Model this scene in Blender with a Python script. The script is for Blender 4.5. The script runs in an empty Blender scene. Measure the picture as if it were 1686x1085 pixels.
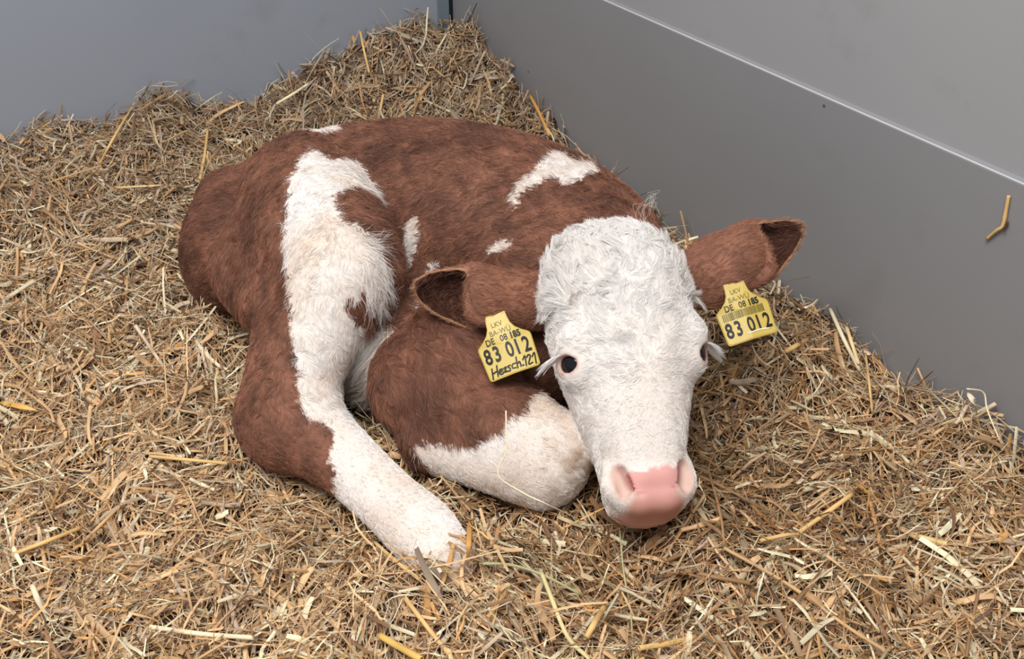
import bpy, math, random
import numpy as np
from mathutils import Matrix, Vector

# ---------------------------------------------------------------- camera
SC = bpy.context.scene
F_PX, CX, CY = 1900.0, 843.0, 542.5
PITCH = math.radians(32.0)
CAM_Z = 0.71
SP, CP = math.sin(PITCH), math.cos(PITCH)
cam_data = bpy.data.cameras.new('camera')
cam_data.sensor_fit = 'HORIZONTAL'
cam_data.sensor_width = 36.0
cam_data.lens = 36.0 * F_PX / 1686.0
cam_data.clip_start = 0.02
cam = bpy.data.objects.new('camera', cam_data)
SC.collection.objects.link(cam)
cam.location = (0, 0, CAM_Z)
cam.rotation_euler = (math.pi / 2 - PITCH, 0, 0)
SC.camera = cam

# ---------------------------------------------------------------- world, light, exposure
SC.view_settings.view_transform = 'Standard'
SC.view_settings.look = 'None'
SC.view_settings.gamma = 1.0
SC.view_settings.use_curve_mapping = False
SC.view_settings.exposure = -0.06
SC.cycles.use_denoising = True
SC.cycles.max_bounces = 6
SC.cycles.diffuse_bounces = 4
SC.cycles.transparent_max_bounces = 4

world = bpy.data.worlds.new('overcast')
SC.world = world
world.use_nodes = True
wn = world.node_tree.nodes
wn['Background'].inputs['Color'].default_value = (0.80, 0.88, 1.0, 1)
wn['Background'].inputs['Strength'].default_value = 0.46


def area_light(name, loc, target, size, power, color):
    ld = bpy.data.lights.new(name, 'AREA')
    ld.shape = 'RECTANGLE'
    ld.size, ld.size_y = size
    ld.energy = power
    ld.color = color
    o = bpy.data.objects.new(name, ld)
    SC.collection.objects.link(o)
    o.location = loc
    d = Vector(target) - Vector(loc)
    o.rotation_euler = d.to_track_quat('-Z', 'Y').to_euler()
    return o


# daylight from the open barn front: over and behind the camera, a little to its left
area_light('barn_opening', (-0.45, -0.05, 2.05), (0.0, 1.15, 0.1), (1.3, 0.9), 58, (1.0, 0.97, 0.94))
area_light('roof_light', (0.2, 1.0, 3.2), (0.1, 1.2, 0.0), (2.5, 2.5), 11, (0.95, 0.98, 1.0))

# ---------------------------------------------------------------- small helpers
rng = np.random.default_rng(7)


def P(px, py, d):
    """point that the photograph shows at pixel (px, py), d metres along the lens axis"""
    x = (px - CX) / F_PX * d
    yc = (py - CY) / F_PX * d
    return np.array([x, d * CP - yc * SP, CAM_Z - d * SP - yc * CP])


def PZ(px, py, z):
    g = SP + (py - CY) / F_PX * CP
    return P(px, py, (CAM_Z - z) / g)


def project(p):
    p = np.asarray(p)
    dx, dy, dz = p[..., 0], p[..., 1], p[..., 2] - CAM_Z
    d = dy * CP - dz * SP
    yc = -dy * SP - dz * CP
    return CX + F_PX * dx / d, CY + F_PX * yc / d, d


def lin(r, g, b):
    f = lambda c: (c / 255 / 12.92) if c / 255 <= 0.04045 else ((c / 255 + 0.055) / 1.055) ** 2.4
    return np.array([f(r), f(g), f(b)])


def tag(o, label=None, cat=None, group=None, kind=None):
    if label: o['label'] = label
    if cat: o['category'] = cat
    if group: o['group'] = group
    if kind: o['kind'] = kind
    return o


def mesh_np(name, V, F, mat=None, parent=None, smooth=True, attrs=None, mats=None, mat_idx=None):
    """mesh from numpy vertices and a list of (n,3)/(n,4) face arrays"""
    me = bpy.data.meshes.new(name)
    V = np.ascontiguousarray(V, dtype=np.float32)
    if not isinstance(F, (list, tuple)):
        F = [F]
    F = [np.asarray(f, dtype=np.int32) for f in F if len(f)]
    loops = np.concatenate([f.ravel() for f in F])
    sizes = np.concatenate([np.full(len(f), f.shape[1], np.int32) for f in F])
    starts = np.concatenate([[0], np.cumsum(sizes)[:-1]]).astype(np.int32)
    me.vertices.add(len(V)); me.vertices.foreach_set('co', V.ravel())
    me.loops.add(len(loops)); me.loops.foreach_set('vertex_index', loops)
    me.polygons.add(len(sizes)); me.polygons.foreach_set('loop_start', starts)
    me.polygons.foreach_set('loop_total', sizes)
    if mat_idx is not None:
        me.polygons.foreach_set('material_index', np.asarray(mat_idx, np.int32))
    me.polygons.foreach_set('use_smooth', np.full(len(sizes), bool(smooth)))
    for an, arr in (attrs or {}).items():
        a = me.attributes.new(an, 'FLOAT_COLOR', 'POINT')
        c = np.ones((len(V), 4), np.float32); c[:, :3] = arr
        a.data.foreach_set('color', c.ravel())
    me.update(calc_edges=True)
    for m in (mats or ([mat] if mat else [])):
        me.materials.append(m)
    o = bpy.data.objects.new(name, me)
    SC.collection.objects.link(o)
    if parent is not None:
        o.parent = parent
    return o


class Noise:
    """smooth pseudo-random field: a sum of random sine waves"""
    def __init__(self, scale, n=24, seed=0):
        r = np.random.default_rng(seed)
        d = r.normal(size=(n, 3)); d /= np.linalg.norm(d, axis=1)[:, None]
        self.k = d * (2 * np.pi / scale) * r.uniform(0.6, 1.5, (n, 1))
        self.ph = r.uniform(0, 2 * np.pi, n)
        self.a = math.sqrt(2.0 / n)
    def __call__(self, p):
        p = np.asarray(p, np.float64)
        out = np.zeros(len(p))
        for k, ph in zip(self.k, self.ph):
            out += np.sin(p @ k[:p.shape[1]] + ph)
        return out * self.a


def new_mat(name):
    m = bpy.data.materials.new(name)
    m.use_nodes = True
    nt = m.node_tree
    b = nt.nodes['Principled BSDF']
    return m, nt, b


def node(nt, typ, **kw):
    n = nt.nodes.new(typ)
    for k, v in kw.items():
        setattr(n, k, v)
    return n


# ---------------------------------------------------------------- materials
def mat_wall(name, ca, cb):
    m, nt, b = new_mat(name)
    tc = node(nt, 'ShaderNodeTexCoord')
    n1 = node(nt, 'ShaderNodeTexNoise'); n1.inputs['Scale'].default_value = 2.2; n1.inputs['Detail'].default_value = 4
    n2 = node(nt, 'ShaderNodeTexNoise'); n2.inputs['Scale'].default_value = 14; n2.inputs['Detail'].default_value = 6
    vo = node(nt, 'ShaderNodeTexVoronoi'); vo.inputs['Scale'].default_value = 17
    vn = node(nt, 'ShaderNodeTexNoise'); vn.inputs['Scale'].default_value = 9
    for n in (n1, n2, vo, vn):
        nt.links.new(tc.outputs['Object'], n.inputs['Vector'])
    mix = node(nt, 'ShaderNodeMix', data_type='RGBA')
    mix.inputs['A'].default_value = (*ca, 1)
    mix.inputs['B'].default_value = (*cb, 1)
    nt.links.new(n1.outputs['Fac'], mix.inputs['Factor'])
    # small smears of dirt
    rp = node(nt, 'ShaderNodeValToRGB')
    rp.color_ramp.elements[0].position = 0.60; rp.color_ramp.elements[0].color = (0, 0, 0, 1)
    rp.color_ramp.elements[1].position = 0.80; rp.color_ramp.elements[1].color = (1, 1, 1, 1)
    nt.links.new(n2.outputs['Fac'], rp.inputs['Fac'])
    mul = node(nt, 'ShaderNodeMath', operation='MULTIPLY'); mul.inputs[1].default_value = 0.30
    nt.links.new(rp.outputs['Color'], mul.inputs[0])
    mx2 = node(nt, 'ShaderNodeMix', data_type='RGBA'); mx2.inputs['B'].default_value = (0.19, 0.18, 0.165, 1)
    nt.links.new(mul.outputs[0], mx2.inputs['Factor']); nt.links.new(mix.outputs['Result'], mx2.inputs['A'])
    # fly specks
    lt = node(nt, 'ShaderNodeMath', operation='LESS_THAN'); lt.inputs[1].default_value = 0.036
    nt.links.new(vo.outputs['Distance'], lt.inputs[0])
    gt = node(nt, 'ShaderNodeMath', operation='GREATER_THAN'); gt.inputs[1].default_value = 0.52
    nt.links.new(vn.outputs['Fac'], gt.inputs[0])
    an = node(nt, 'ShaderNodeMath', operation='MULTIPLY')
    nt.links.new(lt.outputs[0], an.inputs[0]); nt.links.new(gt.outputs[0], an.inputs[1])
    m8 = node(nt, 'ShaderNodeMath', operation='MULTIPLY'); m8.inputs[1].default_value = 0.75
    nt.links.new(an.outputs[0], m8.inputs[0])
    mx3 = node(nt, 'ShaderNodeMix', data_type='RGBA'); mx3.inputs['B'].default_value = (0.035, 0.03, 0.028, 1)
    nt.links.new(m8.outputs[0], mx3.inputs['Factor']); nt.links.new(mx2.outputs['Result'], mx3.inputs['A'])
    nt.links.new(mx3.outputs['Result'], b.inputs['Base Color'])
    b.inputs['Roughness'].default_value = 0.42
    b.inputs['Specular IOR Level'].default_value = 0.45
    bp = node(nt, 'ShaderNodeBump'); bp.inputs['Strength'].default_value = 0.05; bp.inputs['Distance'].default_value = 0.004
    nt.links.new(n1.outputs['Fac'], bp.inputs['Height']); nt.links.new(bp.outputs['Normal'], b.inputs['Normal'])
    return m


def mat_attr(name, attr, rough=0.75, spec=0.25, sheen=0.0, sss=0.0):
    m, nt, b = new_mat(name)
    a = node(nt, 'ShaderNodeAttribute', attribute_name=attr)
    nt.links.new(a.outputs['Color'], b.inputs['Base Color'])
    b.inputs['Roughness'].default_value = rough
    b.inputs['Specular IOR Level'].default_value = spec
    if sheen: b.inputs['Sheen Weight'].default_value = sheen
    if sss:
        b.inputs['Subsurface Weight'].default_value = sss
        b.inputs['Subsurface Radius'].default_value = (0.006, 0.003, 0.002)
        b.inputs['Subsurface Scale'].default_value = 0.6
    return m


def mat_plain(name, col, rough=0.5, spec=0.5, coat=0.0, bump=None):
    m, nt, b = new_mat(name)
    n1 = node(nt, 'ShaderNodeTexNoise'); n1.inputs['Scale'].default_value = 60
    tc = node(nt, 'ShaderNodeTexCoord'); nt.links.new(tc.outputs['Object'], n1.inputs['Vector'])
    mix = node(nt, 'ShaderNodeMix', data_type='RGBA')
    c = np.array(col)
    mix.inputs['A'].default_value = (*(c * 0.92), 1); mix.inputs['B'].default_value = (*np.minimum(c * 1.06, 1), 1)
    nt.links.new(n1.outputs['Fac'], mix.inputs['Factor'])
    nt.links.new(mix.outputs['Result'], b.inputs['Base Color'])
    b.inputs['Roughness'].default_value = rough
    b.inputs['Specular IOR Level'].default_value = spec
    if coat: b.inputs['Coat Weight'].default_value = coat
    return m


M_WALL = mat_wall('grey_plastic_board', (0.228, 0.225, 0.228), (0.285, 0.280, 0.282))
M_WALL_U = mat_wall('lit_grey_plastic_board', (0.305, 0.302, 0.305), (0.365, 0.360, 0.362))  # upper right board: the stronger light on it is put into the colour
M_WALL_B = mat_wall('skylit_grey_plastic_board', (0.275, 0.298, 0.340), (0.335, 0.360, 0.405))  # left wall: cool sky light painted into the grey of the boards
M_EDGE = mat_plain('board_edge_highlight', (0.52, 0.52, 0.53), 0.4, 0.5)  # painted highlight where the lower board's edge catches light
M_STRAW = mat_attr('dry_straw', 'straw_color', 0.55, 0.35)
M_SKIN = mat_attr('calf_coat', 'coat_color', 0.7, 0.2, sss=0.0)
M_HAIR = mat_attr('calf_hair', 'hair_color', 0.5, 0.3)
M_EYE = mat_plain('dark_eye', (0.006, 0.005, 0.008), 0.10, 0.35, 0.25)
M_YELLOW = mat_plain('yellow_tag_plastic', (0.57, 0.415, 0.085), 0.38, 0.4)
M_INK = mat_plain('black_ink', (0.012, 0.012, 0.010), 0.5, 0.3)
M_INKF = mat_plain('faded_ink', (0.16, 0.12, 0.02), 0.5, 0.3)
M_CONC = mat_plain('concrete', (0.20, 0.18, 0.16), 0.9, 0.2)
M_GAP = mat_plain('dark_corner_gap', (0.012, 0.013, 0.015), 0.8, 0.2)  # near-black strip stands in for the shade in the open corner gap
M_STRIP = mat_plain('blue_grey_metal_strip', (0.16, 0.20, 0.23), 0.45, 0.5)

# ---------------------------------------------------------------- pen walls and floor
CORNER = np.array([-0.101, 1.945])
DR = np.array([0.507, -0.862]); DR /= np.linalg.norm(DR)      # along the right wall, towards the camera
DL = np.array([-DR[1], DR[0]]) * -1.0                           # along the left wall
DL = np.array([-0.862, -0.507]); DL /= np.linalg.norm(DL)
# inward normals: from right wall into the pen = DL, from left wall into the pen = DR


def wall_solid(name, origin, along, inward, length, profile, mat, edge=None):
    """extrude a closed (offset inward, z) profile along the wall"""
    n = len(profile)
    V = []
    for s in (-0.06, length):
        for (o, z) in profile:
            q = origin + along * s + inward * o
            V.append((q[0], q[1], z))
    quads = [(i, (i + 1) % n, n + (i + 1) % n, n + i) for i in range(n)]
    me = bpy.data.meshes.new(name)
    me.from_pydata(V, [], [tuple(q) for q in quads] + [tuple(range(n))[::-1], tuple(range(n, 2 * n))])
    import bmesh
    bm = bmesh.new(); bm.from_mesh(me)
    bmesh.ops.recalc_face_normals(bm, faces=bm.faces); bm.to_mesh(me); bm.free()
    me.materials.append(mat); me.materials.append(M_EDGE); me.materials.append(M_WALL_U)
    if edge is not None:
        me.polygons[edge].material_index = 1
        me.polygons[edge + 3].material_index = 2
    o = bpy.data.objects.new(name, me); SC.collection.objects.link(o)
    o['kind'] = 'structure'
    return o


ZF = -0.14
J = None
# joint height on the right wall: seen at pixel (1340, 150)
def on_right_wall(px, py, off=0.0):
    """world point of the right wall surface seen at a pixel"""
    a = P(px, py, 1.0) - np.array([0, 0, CAM_Z])
    n = np.array([DL[0], DL[1], 0.0])
    c = np.array([CORNER[0], CORNER[1], 0.0]) + n * off
    t = n @ (c - np.array([0, 0, CAM_Z])) / (n @ a)
    return np.array([0, 0, CAM_Z]) + a * t


JZ = on_right_wall(1340, 148)[2]
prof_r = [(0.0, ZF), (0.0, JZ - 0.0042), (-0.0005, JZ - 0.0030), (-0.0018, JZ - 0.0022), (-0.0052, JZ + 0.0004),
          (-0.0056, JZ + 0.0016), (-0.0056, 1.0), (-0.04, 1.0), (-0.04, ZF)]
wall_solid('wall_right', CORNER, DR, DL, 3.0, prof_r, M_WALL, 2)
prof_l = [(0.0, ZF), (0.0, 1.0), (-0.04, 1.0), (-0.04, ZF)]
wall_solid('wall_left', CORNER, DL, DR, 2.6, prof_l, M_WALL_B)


def box_strip(name, p0, along, inward, a0, a1, o0, o1, z0, z1, m):
    V = []
    for z in (z0, z1):
        for (a, o) in ((a0, o0), (a1, o0), (a1, o1), (a0, o1)):
            q = p0 + along * a + inward * o
            V.append((q[0], q[1], z))
    me = bpy.data.meshes.new(name)
    me.from_pydata(V, [], [(0, 3, 2, 1), (4, 5, 6, 7), (0, 1, 5, 4), (1, 2, 6, 5), (2, 3, 7, 6), (3, 0, 4, 7)])
    import bmesh
    bm = bmesh.new(); bm.from_mesh(me)
    bmesh.ops.recalc_face_normals(bm, faces=bm.faces)
    bmesh.ops.bevel(bm, geom=bm.edges[:], offset=min(abs(a1 - a0), abs(o1 - o0)) * 0.15, segments=1, affect='EDGES')
    bm.to_mesh(me); bm.free()
    me.materials.append(m)
    o = bpy.data.objects.new(name, me); SC.collection.objects.link(o)
    o['kind'] = 'structure'
    return o


box_strip('trim_1', CORNER, DL, DR, 0.008, 0.029, 0.0, 0.004, ZF, 1.0, M_STRIP)
box_strip('trim_2', CORNER, DL, DR, 0.0005, 0.0075, 0.0, 0.003, ZF, 1.0, M_GAP)

fl = bpy.data.meshes.new('floor')
fl.from_pydata([(-3, -1.5, ZF), (3, -1.5, ZF), (3, 3.2, ZF), (-3, 3.2, ZF), (-3, -1.5, ZF - .05), (3, -1.5, ZF - .05), (3, 3.2, ZF - .05), (-3, 3.2, ZF - .05)], [],
               [(0, 1, 2, 3), (7, 6, 5, 4), (0, 4, 5, 1), (1, 5, 6, 2), (2, 6, 7, 3), (3, 7, 4, 0)])
fl.materials.append(M_CONC)
flo = bpy.data.objects.new('floor', fl); SC.collection.objects.link(flo); flo['kind'] = 'structure'


def wall_dist(xy):
    """distances into the pen from the right wall and from the left wall"""
    q = xy - CORNER
    return q @ DL, q @ DR


# ---------------------------------------------------------------- the calf: a signed distance field
def smin(a, b, k):
    h = np.clip(0.5 + 0.5 * (b - a) / k, 0, 1)
    return b + (a - b) * h - k * h * (1 - h)


def smax(a, b, k):
    return -smin(-a, -b, k)


def d_cone(p, a, b, ra, rb):
    ab = b - a
    t = np.clip(((p - a) @ ab) / (ab @ ab), 0, 1)
    q = p - a - t[:, None] * ab
    return np.sqrt((q * q).sum(1)) - (ra + (rb - ra) * t)


def d_ell(p, c, R, r):
    q = (p - c) @ R.T
    k0 = np.sqrt(((q / r) ** 2).sum(1)); k1 = np.sqrt(((q / (r * r)) ** 2).sum(1))
    return k0 * (k0 - 1) / np.maximum(k1, 1e-9)


def catmull(pts, n):
    pts = np.asarray(pts, float)
    Q = np.vstack([2 * pts[0] - pts[1], pts, 2 * pts[-1] - pts[-2]])
    out = []
    for i in range(1, len(Q) - 2):
        for t in np.linspace(0, 1, n, endpoint=False):
            p0, p1, p2, p3 = Q[i - 1:i + 3]
            out.append(0.5 * ((2 * p1) + (-p0 + p2) * t + (2 * p0 - 5 * p1 + 4 * p2 - p3) * t ** 2 + (-p0 + 3 * p1 - 3 * p2 + p3) * t ** 3))
    out.append(pts[-1])
    return np.array(out)


def chain(pts, n=8):
    """(px, py, depth, radius) -> smooth tapering limb as a list of cones"""
    q = np.array([[*P(a[0], a[1], a[2]), a[3]] for a in pts])
    c = catmull(q, n)
    return [(c[i, :3], c[i + 1, :3], c[i, 3], c[i + 1, 3]) for i in range(len(c) - 1)]


def d_chain(p, cones):
    d = None
    for (a, b, ra, rb) in cones:
        e = d_cone(p, a, b, ra, rb)
        d = e if d is None else np.minimum(d, e)
    return d


# head frame: u to the photo's right across the face, v down the face, w out of the face
def unit(a):
    return a / np.linalg.norm(a)


CAMR = np.array([1.0, 0, 0]); CAMD = np.array([0, -SP, -CP]); CAMT = np.array([0, -CP, SP])
roll, yaw, hp = math.radians(4.5), math.radians(10), math.radians(11)
hu = math.cos(roll) * CAMR - math.sin(roll) * CAMD
hv = math.sin(roll) * CAMR + math.cos(roll) * CAMD
hw = CAMT
hw, hu = math.cos(yaw) * hw + math.sin(yaw) * hu, math.cos(yaw) * hu - math.sin(yaw) * hw
hv, hw = math.cos(hp) * hv + math.sin(hp) * hw, math.cos(hp) * hw - math.sin(hp) * hv
HR = np.array([hu, hv, hw])
HS = 0.958
HRS = HR / HS
HO = P(1033, 588, 1.055)


def H(u, v, w):
    return HO + HS * (u * hu + v * hv + w * hw)


ST = np.array([  # v, half width, front w, back w
    (-0.142, 0.001, -0.045, -0.047), (-0.138, 0.020, -0.016, -0.062), (-0.129, 0.040, 0.008, -0.074), (-0.110, 0.0550, 0.030, -0.084), (-0.084, 0.0640, 0.0455, -0.088),
    (-0.050, 0.0700, 0.0530, -0.088), (-0.020, 0.0705, 0.0535, -0.087), (0.008, 0.0670, 0.0535, -0.085), (0.035, 0.0600, 0.0510, -0.080),
    (0.065, 0.0510, 0.0470, -0.070), (0.095, 0.0435, 0.0425, -0.058), (0.116, 0.0412, 0.0400, -0.049), (0.132, 0.0410, 0.0360, -0.043),
    (0.145, 0.0375, 0.0280, -0.038), (0.154, 0.0285, 0.0150, -0.030), (0.160, 0.0160, 0.0030, -0.020), (0.162, 0.001, -0.006, -0.009)])


def d_head(p):
    q = (p - HO) @ HRS.T
    u, v, w = q[:, 0], q[:, 1], q[:, 2]
    a = np.interp(v, ST[:, 0], ST[:, 1]); wf = np.interp(v, ST[:, 0], ST[:, 2]); wb = np.interp(v, ST[:, 0], ST[:, 3])
    wc, b = (wf + wb) / 2 , (wf - wb) / 2
    # jaw narrows behind the face
    wr = np.clip((w - wc) / b, -1, 1)
    a2 = a * (1 - 0.22 * np.clip(-wr, 0, 1) - 0.04 * np.clip(wr, 0, 1))
    e = ((np.abs(u) / a2) ** 2.5 + (np.abs(w - wc) / b) ** 2.5) ** (1 / 2.5)
    d = (e - 1) * np.minimum(a2, b) * 0.9
    return np.maximum(d, np.maximum(v - 0.162, -0.142 - v))


EYES = []
for s, (eu, ev, ew) in ((-1, (-0.0510, 0.006, 0.0175)), (1, (0.0520, 0.006, 0.0175))):
    c = H(eu, ev, ew)
    out = unit(s * 0.80 * hu + 0.60 * hw + 0.04 * hv)
    fwd = unit(np.cross(out, hu * s) * 0 + hv - out * (hv @ out))   # along the lid, down the face
    side = np.cross(out, fwd)
    EYES.append((s, c, out, fwd, side))

TRUNK = [chain([(425, 385, 1.38, .082), (560, 352, 1.38, .101), (690, 375, 1.37, .128), (800, 395, 1.325, .128), (885, 425, 1.30, .122), (922, 462, 1.29, .101)])]
TRUNK_E = [  # px,py,d, r
    (398, 430, 1.345, .067), (372, 322, 1.40, .026), (505, 268, 1.30, .034), (865, 480, 1.205, .070), (895, 575, 1.185, .060), (640, 550, 1.20, .060), (625, 595, 1.185, .036)]
NECK = [chain([(940, 440, 1.28, .090), (985, 430, 1.235, .074), (1015, 475, 1.15, .058)])]
TAIL = chain([(366, 325, 1.42, .018), (345, 380, 1.44, .014), (338, 440, 1.45, .012), (350, 495, 1.45, .011), (380, 530, 1.42, .012)])
THIGH = [chain([(500, 325, 1.28, .070), (530, 392, 1.20, .068), (562, 450, 1.14, .048)]),
         chain([(560, 450, 1.145, .050), (525, 530, 1.13, .047), (495, 610, 1.12, .042), (480, 690, 1.11, .041)]),
         chain([(440, 440, 1.27, .062), (480, 530, 1.18, .042), (466, 620, 1.13, .030), (455, 690, 1.115, .028)])]
SHANK = [chain([(478, 690, 1.11, .041), (520, 722, 1.095, .038), (578, 768, 1.075, .031), (640, 825, 1.04, .0285), (692, 873, 1.008, .0305), (720, 902, .990, .027), (738, 925, .980, .026)]),
         chain([(446, 690, 1.12, .028), (474, 706, 1.11, .037)])]
FORE = [chain([(850, 500, 1.19, .064), (770, 575, 1.155, .062), (700, 633, 1.135, .050)]),
        chain([(700, 633, 1.135, .050), (780, 680, 1.115, .051), (850, 715, 1.098, .047), (905, 746, 1.085, .0405)]),
        chain([(890, 775, 1.085, .036), (800, 758, 1.095, .028), (705, 730, 1.11, .026)])]
FORE_FAR = [chain([(1010, 560, 1.22, .050), (1020, 640, 1.19, .045), (1040, 700, 1.17, .040)]), chain([(1040, 715, 1.175, .036), (960, 700, 1.2, .028)])]


def seg_d(p, groups, k):
    d = None
    for g in groups:
        e = d_chain(p, g)
        d = e if d is None else smin(d, e, k)
    return d


def body_parts(p):
    t = seg_d(p, TRUNK, .03)
    for (x, y, dd, r) in TRUNK_E:
        c = P(x, y, dd)
        t = smin(t, np.sqrt(((p - c) ** 2).sum(1)) - r, .035)
    t = smin(t, seg_d(p, NECK, .03), .04)
    t = smin(t, d_chain(p, TAIL), .012)
    hd = d_head(p)
    q = (p - HO) @ HRS.T
    # brow bumps, cheeks and lips
    for s, c, out, fw, sd in EYES:
        hd = smin(hd, np.sqrt(((p - (c + out * 0.0005)) ** 2).sum(1)) - .0205, .012)
        ev = H(s * 0.056, -0.014, 0.026)
        hd = smin(hd, np.sqrt(((p - ev) ** 2).sum(1)) - .014, .014)
    hd = smin(hd, d_cone(p, H(-.027, .125, .022), H(-.012, .135, .024), .014, .014), .012)
    hd = smin(hd, d_cone(p, H(.027, .125, .022), H(.012, .135, .024), .014, .014), .012)
    # groove down the forehead
    hd = smax(hd, -d_cone(p, H(-.004, -.085, .060), H(0.0, -.005, .068), .012, .010), .018)
    # eye openings
    for s, c, out, fw, sd in EYES:
        ce = c + out * 0.0195
        R = np.array([fw, sd, out])
        hd = smax(hd, -d_ell(p, ce, R, np.array([.0075, .0105, .0120])), .002)
    # nostrils: a shallow flared hollow and a deeper slit along the nose pad
    for s in (-1, 1):
        hd = smin(hd, d_chain(p, [(H(s * .0370, .1060, .0170), H(s * .0385, .120, .0180), .0050, .0060), (H(s * .0385, .120, .0180), H(s * .0310, .1345, .0210), .0060, .0045)]), .006)
        hd = smax(hd, -d_cone(p, H(s * .0325, .1115, .0330), H(s * .0285, .127, .0340), .0062, .0055), .004)
        hd = smax(hd, -d_chain(p, [(H(s * .0285, .1075, .0330), H(s * .0240, .120, .0350), .0036, .0040), (H(s * .0240, .120, .0350), H(s * .0130, .1335, .0345), .0040, .0020)]), .0015)
    hd = smin(hd, d_cone(p, H(-.010, .116, .0330), H(.010, .116, .0330), .0085, .0085), .008)
    # mouth line
    hd = smax(hd, -d_cone(p, H(-.030, .150, -.002), H(.030, .150, -.002), .0022, .0022), .003)
    th = smin(seg_d(p, THIGH, .035), seg_d(p, SHANK, .02), .02)
    fo = seg_d(p, FORE, .02)
    ff = seg_d(p, FORE_FAR, .02)
    return t, hd, th, fo, ff


def sdf(p):
    t, hd, th, fo, ff = body_parts(p)
    d = smin(t, hd, .022)
    d = smin(d, ff, .012)
    d = smin(d, fo, .012)
    return smin(d, th, .014)


H_VOX = 0.0026


def build_field():
    lo = np.array([-0.46, 0.62, -0.11]); hi = np.array([0.32, 1.46, 0.36])
    B = 8
    h = H_VOX
    nb = np.ceil((hi - lo) / (h * B)).astype(int)
    n = nb * B
    # coarse pass at block centres
    gx, gy, gz = np.meshgrid(*[np.arange(k) for k in nb], indexing='ij')
    bi = np.stack([gx.ravel(), gy.ravel(), gz.ravel()], 1)
    cc = lo + (bi + 0.5) * B * h - 0.5 * h
    dc = np.concatenate([sdf(cc[i:i + 60000]) for i in range(0, len(cc), 60000)])
    G = np.empty(n, np.float32)
    G[:] = np.repeat(np.repeat(np.repeat(dc.reshape(nb), B, 0), B, 1), B, 2)
    near = np.where(np.abs(dc) < B * h * 1.25)[0]
    off = np.stack(np.meshgrid(*[np.arange(B)] * 3, indexing='ij'), -1).reshape(-1, 3)
    for i in range(0, len(near), 160):
        ids = bi[near[i:i + 160]]
        ijk = (ids[:, None, :] * B + off[None]).reshape(-1, 3)
        G[ijk[:, 0], ijk[:, 1], ijk[:, 2]] = sdf(lo + ijk * h)
    return G, lo, h


def surface_nets(G, lo, h):
    s = G < 0
    nx, ny, nz = G.shape
    cs = [(i, j, k) for i in (0, 1) for j in (0, 1) for k in (0, 1)]
    cnt = np.zeros((nx - 1, ny - 1, nz - 1), np.int8)
    for (i, j, k) in cs:
        cnt += s[i:nx - 1 + i, j:ny - 1 + j, k:nz - 1 + k]
    cells = np.argwhere((cnt > 0) & (cnt < 8))
    idx = np.full(cnt.shape, -1, np.int32)
    idx[tuple(cells.T)] = np.arange(len(cells))
    acc = np.zeros((len(cells), 3)); num = np.zeros(len(cells))
    edges = [(a, b) for a in cs for b in cs if sum(b) - sum(a) == 1 and all(y >= x for x, y in zip(a, b))]
    for a, b in edges:
        va = G[tuple((cells + a).T)]; vb = G[tuple((cells + b).T)]
        m = (va < 0) != (vb < 0)
        t = np.where(m, va / np.where(m, va - vb, 1), 0)
        acc += np.where(m[:, None], np.array(a) + t[:, None] * (np.array(b) - np.array(a)), 0)
        num += m
    V = lo + (cells + acc / num[:, None]) * h
    quads = []
    for ax in range(3):
        o1, o2 = [(1, 2), (2, 0), (0, 1)][ax]
        sa = [slice(0, -1) if i == ax else slice(1, -1) for i in range(3)]
        sb = [slice(1, None) if i == ax else slice(1, -1) for i in range(3)]
        A = s[tuple(sa)]; Bm = s[tuple(sb)]
        for flip in (False, True):
            e = np.argwhere((A & ~Bm) if not flip else (~A & Bm))
            e = e + np.array([0 if i == ax else 1 for i in range(3)])
            d1 = np.zeros(3, int); d1[o1] = 1
            d2 = np.zeros(3, int); d2[o2] = 1
            q = [idx[tuple((e - d1 - d2).T)], idx[tuple((e - d2).T)], idx[tuple(e.T)], idx[tuple((e - d1).T)]]
            q = np.stack(q if not flip else q[::-1], 1)
            quads.append(q)
    return V, np.concatenate(quads)


def sdf_grad(p, f=None, e=0.0008):
    f = f or sdf
    g = np.zeros_like(p)
    for i in range(3):
        o = np.zeros(3); o[i] = e
        g[:, i] = f(p + o) - f(p - o)
    return g / np.maximum(np.linalg.norm(g, axis=1), 1e-9)[:, None]


GRID, GLO, GH = build_field()
BV, BF = surface_nets(GRID, GLO, GH)
NTORSO = len(BV)


def field(p):
    """body field sampled from the grid (far outside: +1)"""
    i = np.rint((p - GLO) / GH).astype(int)
    ok = ((i >= 0) & (i < np.array(GRID.shape))).all(1)
    out = np.ones(len(p))
    j = i[ok]
    out[ok] = GRID[j[:, 0], j[:, 1], j[:, 2]]
    return out


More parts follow.
